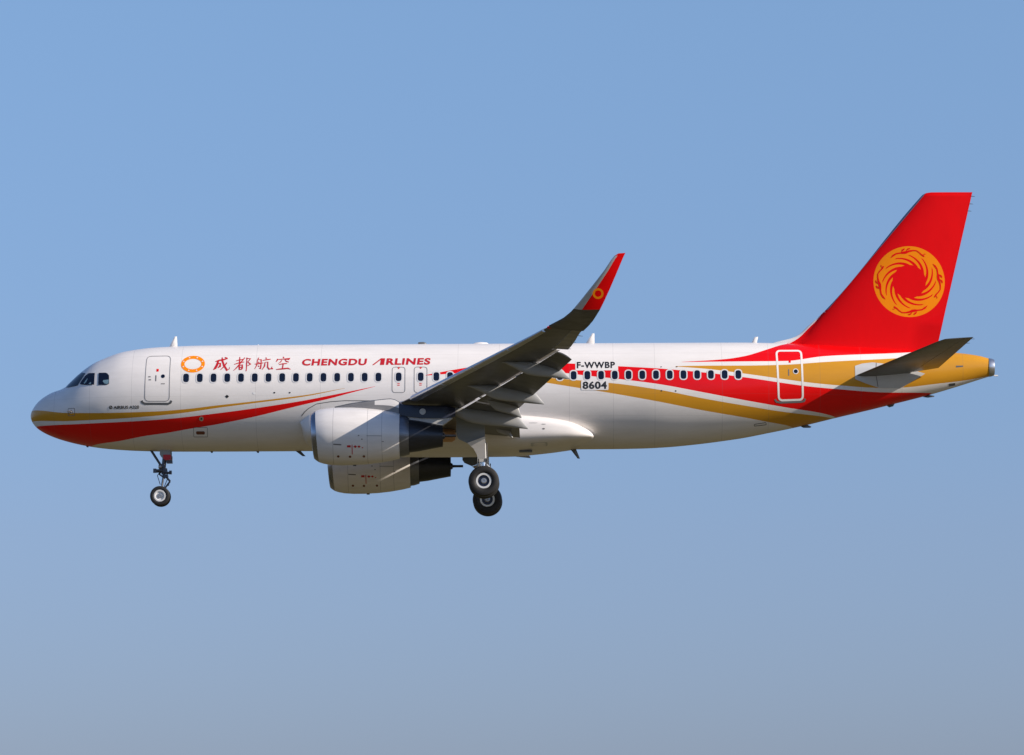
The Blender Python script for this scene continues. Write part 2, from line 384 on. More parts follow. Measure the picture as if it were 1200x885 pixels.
def sk(off): return lambda x, z: skin(x, z, off)

# ------------------------------------------------------------------ the ground
gm, gt, gb = principled('grass_field')
gco = coords(gt)[0]
n1 = node(gt, 'ShaderNodeTexNoise'); n1.inputs['Scale'].default_value = .02; n1.inputs['Detail'].default_value = 8; gt.links.new(gco, n1.inputs['Vector'])
n2 = node(gt, 'ShaderNodeTexNoise'); n2.inputs['Scale'].default_value = 1.5; n2.inputs['Detail'].default_value = 6; gt.links.new(gco, n2.inputs['Vector'])
r1 = node(gt, 'ShaderNodeValToRGB'); gt.links.new(n1.outputs[0], r1.inputs[0])
r1.color_ramp.elements[0].position = .35; r1.color_ramp.elements[0].color = (.055, .048, .012, 1)
r1.color_ramp.elements[1].position = .68; r1.color_ramp.elements[1].color = (.112, .084, .026, 1)
gt.links.new(mix(gt, .5, r1.outputs[0], n2.outputs[0], 'OVERLAY'), gb.inputs['Base Color']); gb.inputs['Roughness'].default_value = .95
g = MB(); NG = 40; RG = [0, 60, 150, 400, 1000, 3000, 9000, 25000]
for i in range(len(RG)-1):
    g.loft([[(r*math.cos(2*math.pi*k/NG), r*math.sin(2*math.pi*k/NG), 0) for k in range(NG)] for r in (max(RG[i], .01), RG[i+1])], False, False)
go = g.build('ground', gm); go['kind'] = 'structure'; go['label'] = 'wide flat grass field far below the aircraft'
go.location = (18, 0, 0)

# ------------------------------------------------------------------ the airliner
A = bpy.data.objects.new('passenger_airliner', None); COL.objects.link(A); A.location = (0, 0, ALT)
A['label'] = 'white twin engine passenger airliner with red and gold stripes, landing gear down in flight'; A['category'] = 'airplane'

# fuselage ---------------------------------------------------------
N = 112
xs = [-.013+.013*0+((i/26)**2)*2.6 for i in range(1, 27)]
xs += [2.6+(6.5-2.6)*i/26 for i in range(1, 27)]+[6.5+(22.5-6.5)*i/28 for i in range(1, 29)]+[22.5+(37.33-22.5)*i/50 for i in range(1, 51)]
fb = MB(); rings = []
for x in xs:
    t, b, w = section(x)
    rings.append([(x, -w*math.cos(2*math.pi*k/N), (t+b)/2+(t-b)/2*math.sin(2*math.pi*k/N)) for k in range(N)])
fb.loft(rings, False, True)
tip = len(fb.v); fb.v.append((-.013, 0, ZTIP))
for k in range(N): fb.f.append((tip, (k+1) % N, k)); fb.m.append(0)
FUS = fb.build('fuselage', M['fuselage'], A)

# wing-to-body fairing ---------------------------------------------
ft = pchip([(10.62,-1.05),(10.72,-.85),(10.93,-.63),(11.26,-.46),(11.8,-.37),(13.5,-.33),(17.5,-.62),(19.05,-.78),(20.1,-.90),(20.86,-1.04),(21.2,-1.15),(21.48,-1.28),(21.72,-1.42),(21.85,-1.53),(21.91,-1.62),(21.93,-1.70)])
fbm = pchip([(10.62,-1.3),(10.8,-1.9),(11.3,-2.08),(12.1,-2.17),(13.4,-2.25),(16.1,-2.29),(18.6,-2.28),(19.7,-2.20),(20.9,-2.05),(21.4,-1.96),(21.7,-1.88),(21.85,-1.82),(21.91,-1.77),(21.93,-1.72)])
fw = pchip([(10.62,1.72),(10.9,1.90),(11.5,2.02),(13,2.12),(18.5,2.15),(20,2.11),(21,2.0),(21.4,1.87),(21.7,1.70),(21.85,1.55),(21.91,1.42),(21.93,1.32)])
fa = MB(); rings = []
for i in range(61):
    u = i/60; x = 10.62+(21.93-10.62)*(.5-.5*math.cos(math.pi*u))
    t, b, w = ft(x), fbm(x), fw(x); e = 2/2.7; L = []
    for k in range(72):
        a = 2*math.pi*k/72; c, s = math.cos(a), math.sin(a); e = 2/3.6 if s > 0 else 2/2.7
        L.append((x, w*math.copysign(abs(c)**e, c), (t+b)/2+(t-b)/2*math.copysign(abs(s)**e, s)))
    rings.append(L)
fa.loft(rings)
FAIR = fa.build('belly_fairing', M['white'], A, 50)
def fair_pt(x, z, off=.004):
    t, b, w = ft(x), fbm(x), fw(x); s = min(.999, abs((z-(t+b)/2)/((t-b)/2)))
    n = 3.6 if z > (t+b)/2 else 2.7; return (x, -w*(1-s**n)**(1/n)-off, z)
pieces('fairing_marking', [ellipse(20.0, -1.30, .09, .012, 10), ellipse(20.0, -1.48, .055, .03, 10), ellipse(19.6, -1.25, .18, .008, 10)], M['line_grey'], FAIR, fair_pt, .05)
flat_mesh('fairing_beacon', *fill([ellipse(14.75, -2.08, .16, .05, 12)]), M['red'], FAIR, fair_pt, .03)
pr = MB(); pr.box((19.3, -1.0, -2.24), (.5, .3, .05)); pr.build('drain_fairing', M['dark_grey'], FAIR)
flat_mesh('access_panel', *fill([rrect([(19.5,-2.10),(20.15,-2.07),(20.15,-1.97),(19.5,-1.99)], .04)]), M['pale_grey'], FAIR, lambda x, z: fair_pt(x, z, .006), .03)

flat_mesh('fairing_seam', *ribbon([(10.66,-.90),(10.78,-.75),(10.93,-.62),(11.26,-.44),(11.8,-.36),(12.35,-.325),(13.6,-.34)], .028, False), M['line_grey'], FUS, sk(.004), .05, .15)
# tail cone end ------------------------------------------------------
ex = MB(); t, b, w = section(37.33)
ex.lathe([(0,.362),(.10,.355),(.222,.31),(.225,.27),(.10,.25),(-.02,.24),(-.03,.01)], 'x', (37.332, 0, (t+b)/2), 40, 0, [0,0,0,1,1,1])
APU = ex.build('tail_exhaust', [M['alu'], M['black']], A)
tl = MB(); tl.box((37.62, 0, .72), (.16, .07, .05)); tl.build('tail_light', M['lens'], APU)
flat_mesh('tail_marking', *fill([[(36.02,.98),(36.30,1.01),(36.30,1.06),(36.02,1.05)]]), M['dark_grey'], FUS, sk(.004), .05)
flat_mesh('tail_vent', *fill([[(35.75,.27),(36.0,.32),(36.0,.40),(35.75,.37)]]), M['dark_grey'], FUS, sk(.004), .05)

# cabin windows -----------------------------------------------------
def cabin_window(x, z, name='cabin_window', parent=A, pane_parent=None):
    fr = flat_mesh(name, *ribbon(rrect([(x-.135,z-.195),(x+.135,z-.195),(x+.135,z+.195),(x-.135,z+.195)], .134, 8), .045), M['window_frame'], parent, sk(.006), .08)
    flat_mesh('window_pane', *fill([rrect([(x-.116,z-.176),(x+.116,z-.176),(x+.116,z+.176),(x-.116,z+.176)], .115, 8)]), M['glass'], pane_parent or fr, sk(.004), .08)
    return fr
M['window_frame'] = paint('window_surround', (.72, .71, .71), .4)
for k in range(15): cabin_window(6.207+.5307*k, .602-.001*k)
n_mid = [15.873+.5295*k for k in range(1+10)]
for x in n_mid[:-1]: cabin_window(x, .594)
for k in range(13): cabin_window(21.169+.5295*k, .607+.0007*k)

# doors -------------------------------------------------------------
def door(name, corners, rad, w, mat, parent=A): return flat_mesh(name, *ribbon(rrect(corners, rad, 5), w), mat, parent, sk(.005), .08)
D1 = door('passenger_door', [(4.641,1.53),(5.57,1.535),(5.575,-.306),(4.62,-.30)], .18, .024, M['door_line'])
flat_mesh('door_sill', *ribbon([(4.50,-.27),(4.53,-.35),(4.64,-.395),(5.52,-.405),(5.62,-.36),(5.65,-.28)], .085, False), M['dark_grey'], D1, sk(.007), .05)
flat_mesh('door_window', *fill([ellipse(5.313,.679,.075,.075)]), M['glass'], D1, sk(.006), .05)
flat_mesh('door_placard', *fill([rrect([(5.05,.87),(5.14,.87),(5.14,.98),(5.05,.98)], .02)]), M['red'], D1, sk(.005), .05)
pieces('door_marking', [rrect([(5.02,.48),(5.06,.48),(5.06,.72),(5.02,.72)], .015), rrect([(4.76,.52),(4.86,.52),(4.86,.56),(4.76,.56)], .015), rrect([(4.74,.64),(4.84,.64),(4.84,.68),(4.74,.68)], .015), rrect([(5.24,.36),(5.40,.36),(5.40,.39),(5.24,.39)], .01)], M['line_grey'], D1, sk(.005), .05)
D2 = door('passenger_door', [(29.03,1.61),(29.99,1.62),(30.02,-.335),(29.085,-.372)], .16, .075, M['white'])
D2['label'] = 'rear cabin door with white outline on red and gold stripes'
flat_mesh('door_sill', *ribbon([(28.94,-.33),(28.99,-.42),(29.15,-.445),(29.95,-.405),(30.07,-.38),(30.11,-.29)], .075, False), M['line_grey'], D2, sk(.007), .05)
flat_mesh('door_window', *fill([ellipse(29.751,.753,.078,.078)]), M['glass'], D2, sk(.009), .05)
flat_mesh('door_window_rim', *ribbon(ellipse(29.751,.753,.095,.095), .03), M['window_frame'], D2, sk(.008), .05)
pieces('door_marking', [rrect([(29.46,.58),(29.50,.58),(29.50,.84),(29.46,.84)], .015)], M['line_grey'], D2, sk(.005), .05)
flat_mesh('door_placard', *fill([rrect([(29.49,1.10),(29.57,1.10),(29.57,1.19),(29.49,1.19)], .02)]), M['red'], D2, sk(.005), .05)
for xa, xb in ((14.171, 14.666), (15.022, 15.516)):
    E1 = door('overwing_exit', [(xa,.99),(xb,.985),(xb,-.03),(xa,-.025)], .12, .024, M['door_line'])
    xm = (xa+xb)/2
    cabin_window(xm, .59, 'exit_window', E1, E1)
    pieces('exit_marking', [[(xm-.055,.97),(xm+.055,.97),(xm,.90)], rrect([(xm-.05,.31),(xm+.05,.31),(xm+.05,.335),(xm-.05,.335)], .01), rrect([(xm-.05,.245),(xm+.05,.245),(xm+.05,.27),(xm-.05,.27)], .01)], M['red'], E1, sk(.006), .05)

# cockpit glass -----------------------------------------------------
def pane(name, poly, mat, off=.012): return flat_mesh(name, *fill([poly]), mat, A, sk(off), .02, .03)
P1 = pane('windshield', [(1.44,.402),(1.50,.505),(1.62,.625),(1.74,.76),(1.86,.88),(2.03,.99),(2.23,.90),(2.11,.70),(2.005,.50),(1.95,.405),(1.70,.372),(1.528,.376)], M['windshield'])
P2 = pane('cockpit_window', [(2.039,.47),(2.12,.62),(2.24,.80),(2.34,.885),(2.40,.895),(2.62,.885),(2.627,.400),(2.379,.395),(2.12,.43)], M['glass'])
P3 = pane('cockpit_window', [(2.783,.879),(3.05,.872),(3.13,.84),(3.204,.747),(3.219,.435),(3.19,.39),(3.123,.37),(2.794,.378)], M['glass'])
flat_mesh('window_reflection_patch', *fill([[(2.98,.56),(3.20,.58),(3.205,.45),(3.15,.40),(3.05,.42),(2.97,.50)]]), M['glass_reflection'], P3, sk(.016), .03, .04)  # pale patch painted for the bright reflection in the glass
flat_mesh('window_reflection_marks', *fill([[(2.20,.48),(2.33,.66),(2.36,.66),(2.30,.52),(2.24,.45)], [(2.40,.43),(2.46,.50),(2.50,.50),(2.50,.43)]]), M['glass_reflection'], P2, sk(.016), .03, .04)  # more painted reflection, two small pale shapes on the pane

# small fittings on the skin -----------------------------------------
flat_mesh('service_panel', *ribbon(rrect([(6.481,-1.283),(7.009,-1.286),(6.99,-1.62),(6.46,-1.618)], .03, 3), .016), M['line_grey'], FUS, sk(.004), .05)
flat_mesh('service_port', *fill([rrect([(6.56,-1.535),(6.90,-1.535),(6.90,-1.42),(6.56,-1.42)], .055, 5)]), M['port_brown'], FUS, sk(.004), .03)
SP = flat_mesh('static_port', *fill([ellipse(6.793,-.972,.085,.085)]), M['alu'], FUS, sk(.005), .04)
flat_mesh('port_centre', *fill([ellipse(6.793,-.972,.035,.035)]), M['black'], FUS, sk(.008), .04)
pieces('skin_placard', [[(7.72,-.133),(7.797,-.07),(7.88,-.133),(7.797,-.21)], ellipse(9.625,-.003,.04,.03,8), ellipse(10.218,-.007,.04,.03,8), ellipse(24.55,.93,.03,.02,8), ellipse(25.15,.93,.04,.02,8), ellipse(24.55,-.02,.03,.03,8), ellipse(25.1,-.03,.03,.03,8)], M['black'], FUS, sk(.005), .04)
flat_mesh('lamp_window', *fill([ellipse(8.851,-.021,.06,.045,12)]), M['lens'], FUS, sk(.005), .04)
flat_mesh('sensor_plate', *ribbon(rrect([(1.60,-.78),(1.86,-.78),(1.86,-.50),(1.60,-.50)], .03, 3), .018), M['line_grey'], FUS, sk(.004), .04)
pr = MB(); p = Vector(skin(1.73, -.63, 0)); pr.tube([p, p+Vector((-.02,-.09,0)), p+Vector((-.16,-.11,.01))], [.035,.03,.016], 8)
pr.box(p, (.09, .03, .14)); pr.build('pitot_probe', M['line_grey'], FUS)
flat_mesh('aft_outflow_panel', *ribbon(rrect([(28.15,-1.30),(28.62,-1.24),(28.60,-1.17),(28.15,-1.24)], .02, 2), .02), M['dark_grey'], FUS, sk(.005), .03)

def blade(name, poly, thick, mat, parent=FUS):
    b_ = MB(); n = len(poly); cx = sum(p[0] for p in poly)/n; cz = sum(p[1] for p in poly)/n
    V = [(x, 0, z) for x, z in poly]+[(cx+(x-cx)*.55, s*thick/2, cz+(z-cz)*.75) for s in (-1, 1) for x, z in poly]
    F = [tuple(n+i for i in range(n)), tuple(2*n+i for i in reversed(range(n)))]
    for i in range(n):
        j = (i+1) % n; F += [(i, j, n+j, n+i), (j, i, 2*n+i, 2*n+j)]
    b_.add(V, F); return b_.build(name, mat, parent, 60)
blade('blade_antenna', [(5.357,2.0),(5.71,2.03),(5.682,2.465),(5.60,2.47)], .08, M['white'])
blade('blade_antenna', [(21.62,2.04),(22.0,2.04),(21.993,2.48),(21.91,2.48)], .08, M['white'])
blade('blade_antenna', [(28.08,2.0),(28.31,2.0),(28.38,2.31),(28.24,2.30)], .07, M['white'])
blade('blade_antenna', [(10.28,-2.03),(10.50,-2.03),(10.72,-2.27),(10.60,-2.27)], .07, M['dark_grey'])
blade('blade_antenna', [(20.98,-2.0),(21.22,-1.98),(21.40,-2.43),(21.31,-2.43)], .07, M['grey'])
blade('tail_skid', [(33.3,-.40),(33.7,-.30),(33.6,-.46),(33.45,-.50)], .1, M['dark_grey'])
blade('drain_mast', [(34.75,-.10),(35.0,-.02),(35.22,-.06),(35.2,-.10),(34.95,-.13)], .1, M['dark_grey'])
blade('drain_mast', [(29.95,-1.20),(30.2,-1.13),(30.42,-1.24),(30.36,-1.28),(30.1,-1.28)], .1, M['dark_grey'])
for x, z in ((2.2, -1.80), (7.05, -2.05), (8.85, -2.06)): blade('drain_mast', [(x-.06,z),(x+.06,z),(x+.05,z-.07),(x-.01,z-.07)], .05, M['dark_grey'])
b_ = MB(); b_.lathe([(0,.001),(.02,.09),(.22,.10),(.32,.06),(.36,.001)], 'x', (15.1, 0, 2.09), 12); b_.build('beacon_light', M['dark_grey'], FUS)
b_ = MB(); b_.lathe([(0,.001),(.15,.07),(.35,.095),(.6,.07),(.7,.001)], 'x', (17.2, 0, 2.075), 16); b_.build('antenna_fairing', M['white'], FUS)
b_ = MB(); b_.lathe([(0,.001),(.06,.04),(.14,.001)], 'x', (8.80, 0, 2.09), 10); b_.build('antenna_fairing', M['white'], FUS)

# lettering ----------------------------------------------------------
def text_sheet(name, s, x0, x1, z0, z1, mat, parent=FUS, bold=.03, shear=0., off=.006, xslant=0., spacing=1.):
    c = bpy.data.curves.new(name, 'FONT'); c.body = s; c.size = 1; c.offset = bold; c.resolution_u = 4; c.space_character = spacing
    o = bpy.data.objects.new(name, c); COL.objects.link(o)
    dg = bpy.context.evaluated_depsgraph_get(); me = bpy.data.meshes.new_from_object(o.evaluated_get(dg))
    V = [(v.co.x+shear*v.co.y, v.co.y) for v in me.vertices]; F = [tuple(p.vertices) for p in me.polygons]
    bpy.data.objects.remove(o); bpy.data.curves.remove(c); bpy.data.meshes.remove(me)
    a, b = min(v[0] for v in V), max(v[0] for v in V); lo, hi = min(v[1] for v in V), max(v[1] for v in V)
    V = [(x0+(x-a)/(b-a)*(x1-x0), z0+(z-lo)/(hi-lo)*(z1-z0)+xslant*(x-a)/(b-a)) for x, z in V]
    return flat_mesh(name, V, F, mat, parent, sk(off), .06, None, False)
TITLE_RED = M['title_red'] = paint('title_red', (.55, .012, .02), .45)
text_sheet('airline_lettering', 'CHENGDU', 10.675, 13.19, 1.072, 1.358, TITLE_RED, bold=.040, shear=.09, spacing=1.12)
text_sheet('airline_lettering', 'IRLINES', 13.76, 15.64, 1.080, 1.366, TITLE_RED, bold=.040, shear=.09, spacing=1.12)
flat_mesh('airline_lettering', *fill([[(13.385,1.08),(13.455,1.08),(13.72,1.30),(13.69,1.08),(13.755,1.08),(13.80,1.366),(13.725,1.366)]]), TITLE_RED, FUS, sk(.006), .06, None, False)
text_sheet('type_lettering', 'AIRBUS A320', 3.40, 4.40, -.575, -.455, M['black'], bold=.03)
flat_mesh('type_lettering', *ribbon(ellipse(3.29,-.512,.055,.055,16), .03), M['black'], FUS, sk(.006), .04)
flat_mesh('type_lettering', *fill([[(3.24,-.55),(3.27,-.56),(3.345,-.475),(3.31,-.465)]]), M['black'], FUS, sk(.007), .04)
flat_mesh('registration_backing', *fill([[(21.24,1.197),(22.888,1.19),(22.888,.80),(21.24,.805)]]), M['white'], FUS, sk(.004), .08)
text_sheet('registration_lettering', 'F-WWBP', 21.297, 22.77, .888, 1.155, M['black'], bold=.034, off=.008, spacing=1.12)
flat_mesh('number_backing', *fill([rrect([(21.457,.39),(22.51,.385),(22.51,.018),(21.457,.022)], .05)]), M['white'], FUS, sk(.010), .08)
text_sheet('number_lettering', '8604', 21.515, 22.45, .062, .362, M['black'], bold=.034, off=.014, spacing=1.08)

def brush(strokes, x0, z0, sx, sz):
    """brush strokes: lists of (u, v, width) in a unit square -> filled outlines"""
    polys = []
    for st in strokes:
        L = []; Rr = []
        for i, (u, v, w) in enumerate(st):
            a = st[max(i-1, 0)]; b = st[min(i+1, len(st)-1)]
            dx, dz = (b[0]-a[0])*sx, (b[1]-a[1])*sz; l = math.hypot(dx, dz) or 1; k = w*sz/2
            L.append((x0+u*sx-dz/l*k, z0+v*sz+dx/l*k)); Rr.append((x0+u*sx+dz/l*k, z0+v*sz-dx/l*k))
        polys.append(L+Rr[::-1])
    return polys
HAN = [
 (7.25, .86, .64, .60, [  # cheng
  [(.10,.68,.05),(.30,.76,.10),(.55,.80,.12),(.80,.88,.06)], [(.28,.74,.12),(.22,.45,.16),(.12,.22,.16),(.00,.10,.03)],
  [(.26,.52,.10),(.42,.56,.10),(.40,.34,.14),(.28,.24,.05)], [(.50,.98,.06),(.52,.74,.12),(.64,.40,.13),(.84,.06,.14),(.97,.16,.05),(.98,.30,.02)],
  [(.80,.60,.08),(.66,.34,.08),(.44,.10,.03)], [(.66,.98,.05),(.78,.92,.10),(.84,.86,.04)]]),
 (8.04, .86, .66, .62, [  # du
  [(.12,.70,.04),(.30,.76,.07),(.52,.80,.05)], [(.32,.97,.05),(.33,.70,.08),(.32,.52,.06)], [(.02,.46,.05),(.30,.56,.07),(.60,.62,.05)],
  [(.62,.92,.06),(.40,.58,.08),(.18,.24,.07),(.00,.04,.03)], [(.32,.40,.08),(.33,.22,.09),(.34,.08,.06)], [(.32,.40,.06),(.50,.42,.09),(.50,.20,.10),(.46,.10,.05)], [(.34,.25,.06),(.48,.27,.05)], [(.34,.11,.06),(.48,.12,.05)],
  [(.74,.92,.06),(.75,.50,.07),(.74,.00,.05)], [(.76,.86,.05),(.96,.84,.09),(.82,.62,.05),(.98,.46,.10),(.82,.36,.05)]]),
 (8.85, .90, .66, .54, [  # hang
  [(.22,.98,.05),(.16,.84,.08)], [(.14,.80,.06),(.12,.40,.08),(.00,.08,.03)], [(.14,.80,.05),(.36,.82,.10),(.36,.30,.10),(.34,.10,.10),(.26,.14,.04)],
  [(.20,.64,.07),(.26,.56,.07)], [(.20,.34,.07),(.26,.26,.07)], [(.00,.46,.05),(.26,.50,.08),(.50,.56,.05)],
  [(.62,.98,.05),(.68,.88,.09)], [(.46,.74,.05),(.66,.80,.08),(.92,.84,.05)], [(.60,.60,.06),(.58,.30,.09),(.44,.02,.03)],
  [(.60,.60,.05),(.76,.62,.08),(.76,.22,.09),(.86,.06,.10),(1.0,.12,.08),(1.02,.28,.02)]]),
 (9.64, .90, .62, .56, [  # kong
  [(.46,1.0,.05),(.52,.90,.10)], [(.14,.84,.06),(.10,.70,.09),(.04,.60,.03)], [(.14,.78,.05),(.50,.82,.07),(.92,.86,.09),(.84,.74,.03)],
  [(.40,.74,.05),(.34,.60,.07),(.20,.48,.03)], [(.60,.76,.05),(.68,.64,.08),(.84,.58,.06)], [(.24,.40,.05),(.50,.46,.08),(.74,.48,.05)],
  [(.50,.44,.07),(.48,.24,.08),(.46,.08,.06)], [(.08,.04,.05),(.44,.08,.10),(.80,.12,.09),(.98,.04,.03)]])]
for i, (x0, z0, sx, sz, st) in enumerate(HAN):
    for j, pl in enumerate(brush(st, x0, z0, sx, sz)):
        V, F = fill([pl])
        if j == 0: VV, FF, HH = [], [], []
        o = len(VV); VV += V; FF += [tuple(a+o for a in f) for f in F]; HH += [j]*len(V)
    # strokes are laid one over another, each half a millimetre higher
    me = bpy.data.meshes.new('airline_characters'); me.from_pydata([skin(x, z, .006+.0006*h) for (x, z), h in zip(VV, HH)], [], FF)
    me.materials.append(TITLE_RED); o = bpy.data.objects.new('airline_characters', me); COL.objects.link(o); o.parent = FUS
flat_mesh('airline_characters', *fill([ellipse(9.53, .955, .035, .03, 8)]), TITLE_RED, FUS, sk(.006), .1)

# sun ring emblem beside the titles -------------------------------------
EM = flat_mesh('ring_emblem', *ribbon(ellipse(6.452,1.173,.395,.288,48), .135), M['orange'], FUS, sk(.005), .06, .06)
marks = []
for k in range(8):
    a = 2*math.pi*(k+.5)/8; marks.append(ellipse(6.452+.395*math.cos(a), 1.173+.288*math.sin(a), .03, .022, 8))
pieces('emblem_marking', marks, M['white'], FUS, sk(.009), .06)

# vertical fin ----------------------------------------------------------
fin_le = pchip([(1.7,28.85),(2.066,28.946),(2.15,29.30),(2.265,29.763),(2.731,30.354),(3.322,31.008),(7.712,34.737),(7.86,34.88),(7.93,35.02),(7.956,35.20)])
fin_te = lerp([(2.118,35.413),(7.958,36.826)]); fin_hg = lerp([(2.09,34.582),(7.941,35.908)])
def naca(u): u = min(max(u, 0.), 1.); return 5*(.2969*math.sqrt(u)-.126*u-.3516*u*u+.2843*u**3-.1036*u**4)
def fin_half(x, z):
    le, te = fin_le(z), fin_te(z); u = (x-le)/(te-le); m = 31.008-.849*(3.322-z)
    T = .095*(te-max(le, m))
    v = (x-m)/(te-m)
    main = T*naca(v) if v > 0 else 0
    root = .10*math.sqrt(max(0, min(1, (x-le)/.5))) if z < 3.3 else 0
    return max(main, root*min(1, (3.35-z)/.6) if z < 3.3 else 0, .004)
zl = [1.5+i*.08 for i in range(26)]+[3.6+i*.1 for i in range(41)]+[7.7,7.78,7.85,7.9,7.93,7.956]
def fin_ring(z, x0f, x1f, n=48, taper=1.):
    a, b = x0f(z), x1f(z); P = [a+(b-a)*(1-math.cos(math.pi*i/n/1.0*.5)) if False else a+(b-a)*(i/n)**1.7 for i in range(n+1)]
    return [(x, -fin_half(x, z)*taper, z) for x in P]+[(x, fin_half(x, z)*taper, z) for x in reversed(P)]
fm = MB(); fm.loft([fin_ring(z, fin_le, lambda z: fin_hg(z), taper=1. if z < 7.9 else .6) for z in zl], skip=(48, 97))
FIN = fm.build('vertical_fin', M['fin'], A, 50)
rm = MB(); rm.loft([fin_ring(z, lambda z: fin_hg(z), fin_te, 16, 1. if z < 7.9 else .6) for z in zl], skip=(16, 33))
RUD = rm.build('rudder', M['fin'], A, 50)
for z in (7.80, 7.50, 7.22): 
    w_ = MB(); x = fin_te(z); w_.tube([(x-.02, 0, z), (x+.13, 0, z-.015)], [.014, .008], 6); w_.build('static_wick', M['dark_grey'], RUD)

def emblem_surf(side, off):
    return lambda x, z: (x, side*(fin_half(x, z)+off), z)
def polar(r, a): return (EC[0]+ER*r*math.cos(a), EC[1]+ER*r*math.sin(a))
for side in (-1, 1):
    birds = []
    for k in range(4):                        # four slender birds circling the ring
        c = math.pi/2-2*math.pi*k/4+.12
        def arc(pts):
            L = []; Q = []
            for i, (da, r, w) in enumerate(pts): L.append(polar(r+w*1.25, c-da)); Q.append(polar(r-w*1.25, c-da))
            return L+Q[::-1]
        birds += [arc([(-.52,.84,.004),(-.42,.855,.02),(-.30,.865,.016),(-.16,.84,.016),(-.06,.83,.028),(.04,.83,.03),(.14,.86,.022),(.26,.885,.014),(.36,.90,.012)]),
                  arc([(.36,.90,.011),(.46,.872,.013),(.56,.838,.015),(.66,.835,.018),(.68,.82,.004)]),
                  arc([(.60,.86,.004),(.64,.90,.012),(.67,.905,.004)]),
                  arc([(-.12,.87,.004),(-.08,.90,.022),(-.02,.925,.018),(.0,.93,.004)]), arc([(.04,.87,.006),(.08,.91,.018),(.13,.93,.016),(.17,.93,.004)])]
    pieces('emblem_bird', birds, M['red'], FIN, emblem_surf(side, .006), .05)

# wing geometry ------------------------------------------------------------
xLE = lambda y: 14.65+.5686*(y-5.75)
zLE = pchip([(0,-1.55),(2,-1.34),(5.75,-.85),(9,-.36),(12,.10),(15.2,.62),(15.8,.74),(17,1.0)])
def xG(y): return 16.64+.471*(y-4.49) if y > 4.49 else 16.64-.28*(4.49-y)
chord = pchip([(0,5.6),(2,4.75),(5.75,3.3),(9,2.72),(12.9,2.18),(14,1.84),(15.2,1.40),(15.7,1.30)])
thick = pchip([(0,.95),(2,.74),(5.75,.46),(9,.34),(13,.25),(15.6,.17),(16.4,.15)])
INC = .035
def foil(y, sgn, u0, u1, n=14, zoff=0.):
    """closed airfoil loop between chord fractions; upper surface first, front to back"""
    c, t = chord(y), thick(y); x0 = xLE(y)+.045*c; z0 = zLE(y)+.02*c+zoff
    U = [u0+(u1-u0)*(i/n)**1.8 for i in range(n+1)]
    pt = lambda u, s: (x0+u*c*.955, sgn*y, z0-INC*u*c+s*t*naca(u)*.5*(1.12 if s > 0 else .86)*1.0/.5*.5)
    upr = [pt(u, 1) for u in U]; lwr = [pt(u, -1) for u in reversed(U)]
    if u0 <= 0: lwr = lwr[:-1]
    if u1 >= 1: lwr = lwr[1:]
    return upr+lwr
def skin_z(y, u):                      # lower skin height
    c = chord(y); return zLE(y)+.02*c-INC*u*c-thick(y)*naca(u)*.43
TIP = [  # half span, leading edge (x,z), trailing edge (x,z), thickness
 (15.62,20.27,.735,21.50,.535,.155),(16.0,20.52,.81,21.68,.66,.15),(16.4,20.788,.90,21.843,.80,.145),(16.9,21.03,1.03,21.992,.97,.13),(17.15,21.166,1.143,22.091,1.10,.12),
 (17.32,21.40,1.40,22.25,1.40,.11),(17.5,21.694,1.742,22.444,1.80,.10),(17.66,21.98,2.08,22.60,2.14,.085),(17.8,22.236,2.392,22.746,2.464,.07),(17.88,22.49,2.76,22.90,2.82,.055),(17.91,22.60,2.89,22.955,2.93,.045),(17.925,22.74,2.975,22.985,2.99,.025)]
def tip_ring(i, sgn, n=12):
    y, xa, za, xb, zb, t = TIP[i]; a = TIP[max(i-1, 0)]; b = TIP[min(i+1, len(TIP)-1)]
    sp = Vector((0, b[0]-a[0], (b[2]+b[4]-a[2]-a[4])/2)).normalized()
    nn = Vector((0, -sp.z, sp.y))            # points up on the flat tip, inboard on the upright blade
    p0 = Vector((xa, y, za)); d = Vector((xb, y, zb))-p0
    U = [(k/n)**1.7 for k in range(n+1)]
    L = [p0+d*u+nn*t*.5*naca(u)*1.9 for u in U]+[p0+d*u-nn*t*.5*naca(u)*1.9 for u in reversed(U[1:-1])]
    return [(p.x, sgn*p.y, p.z) for p in L]
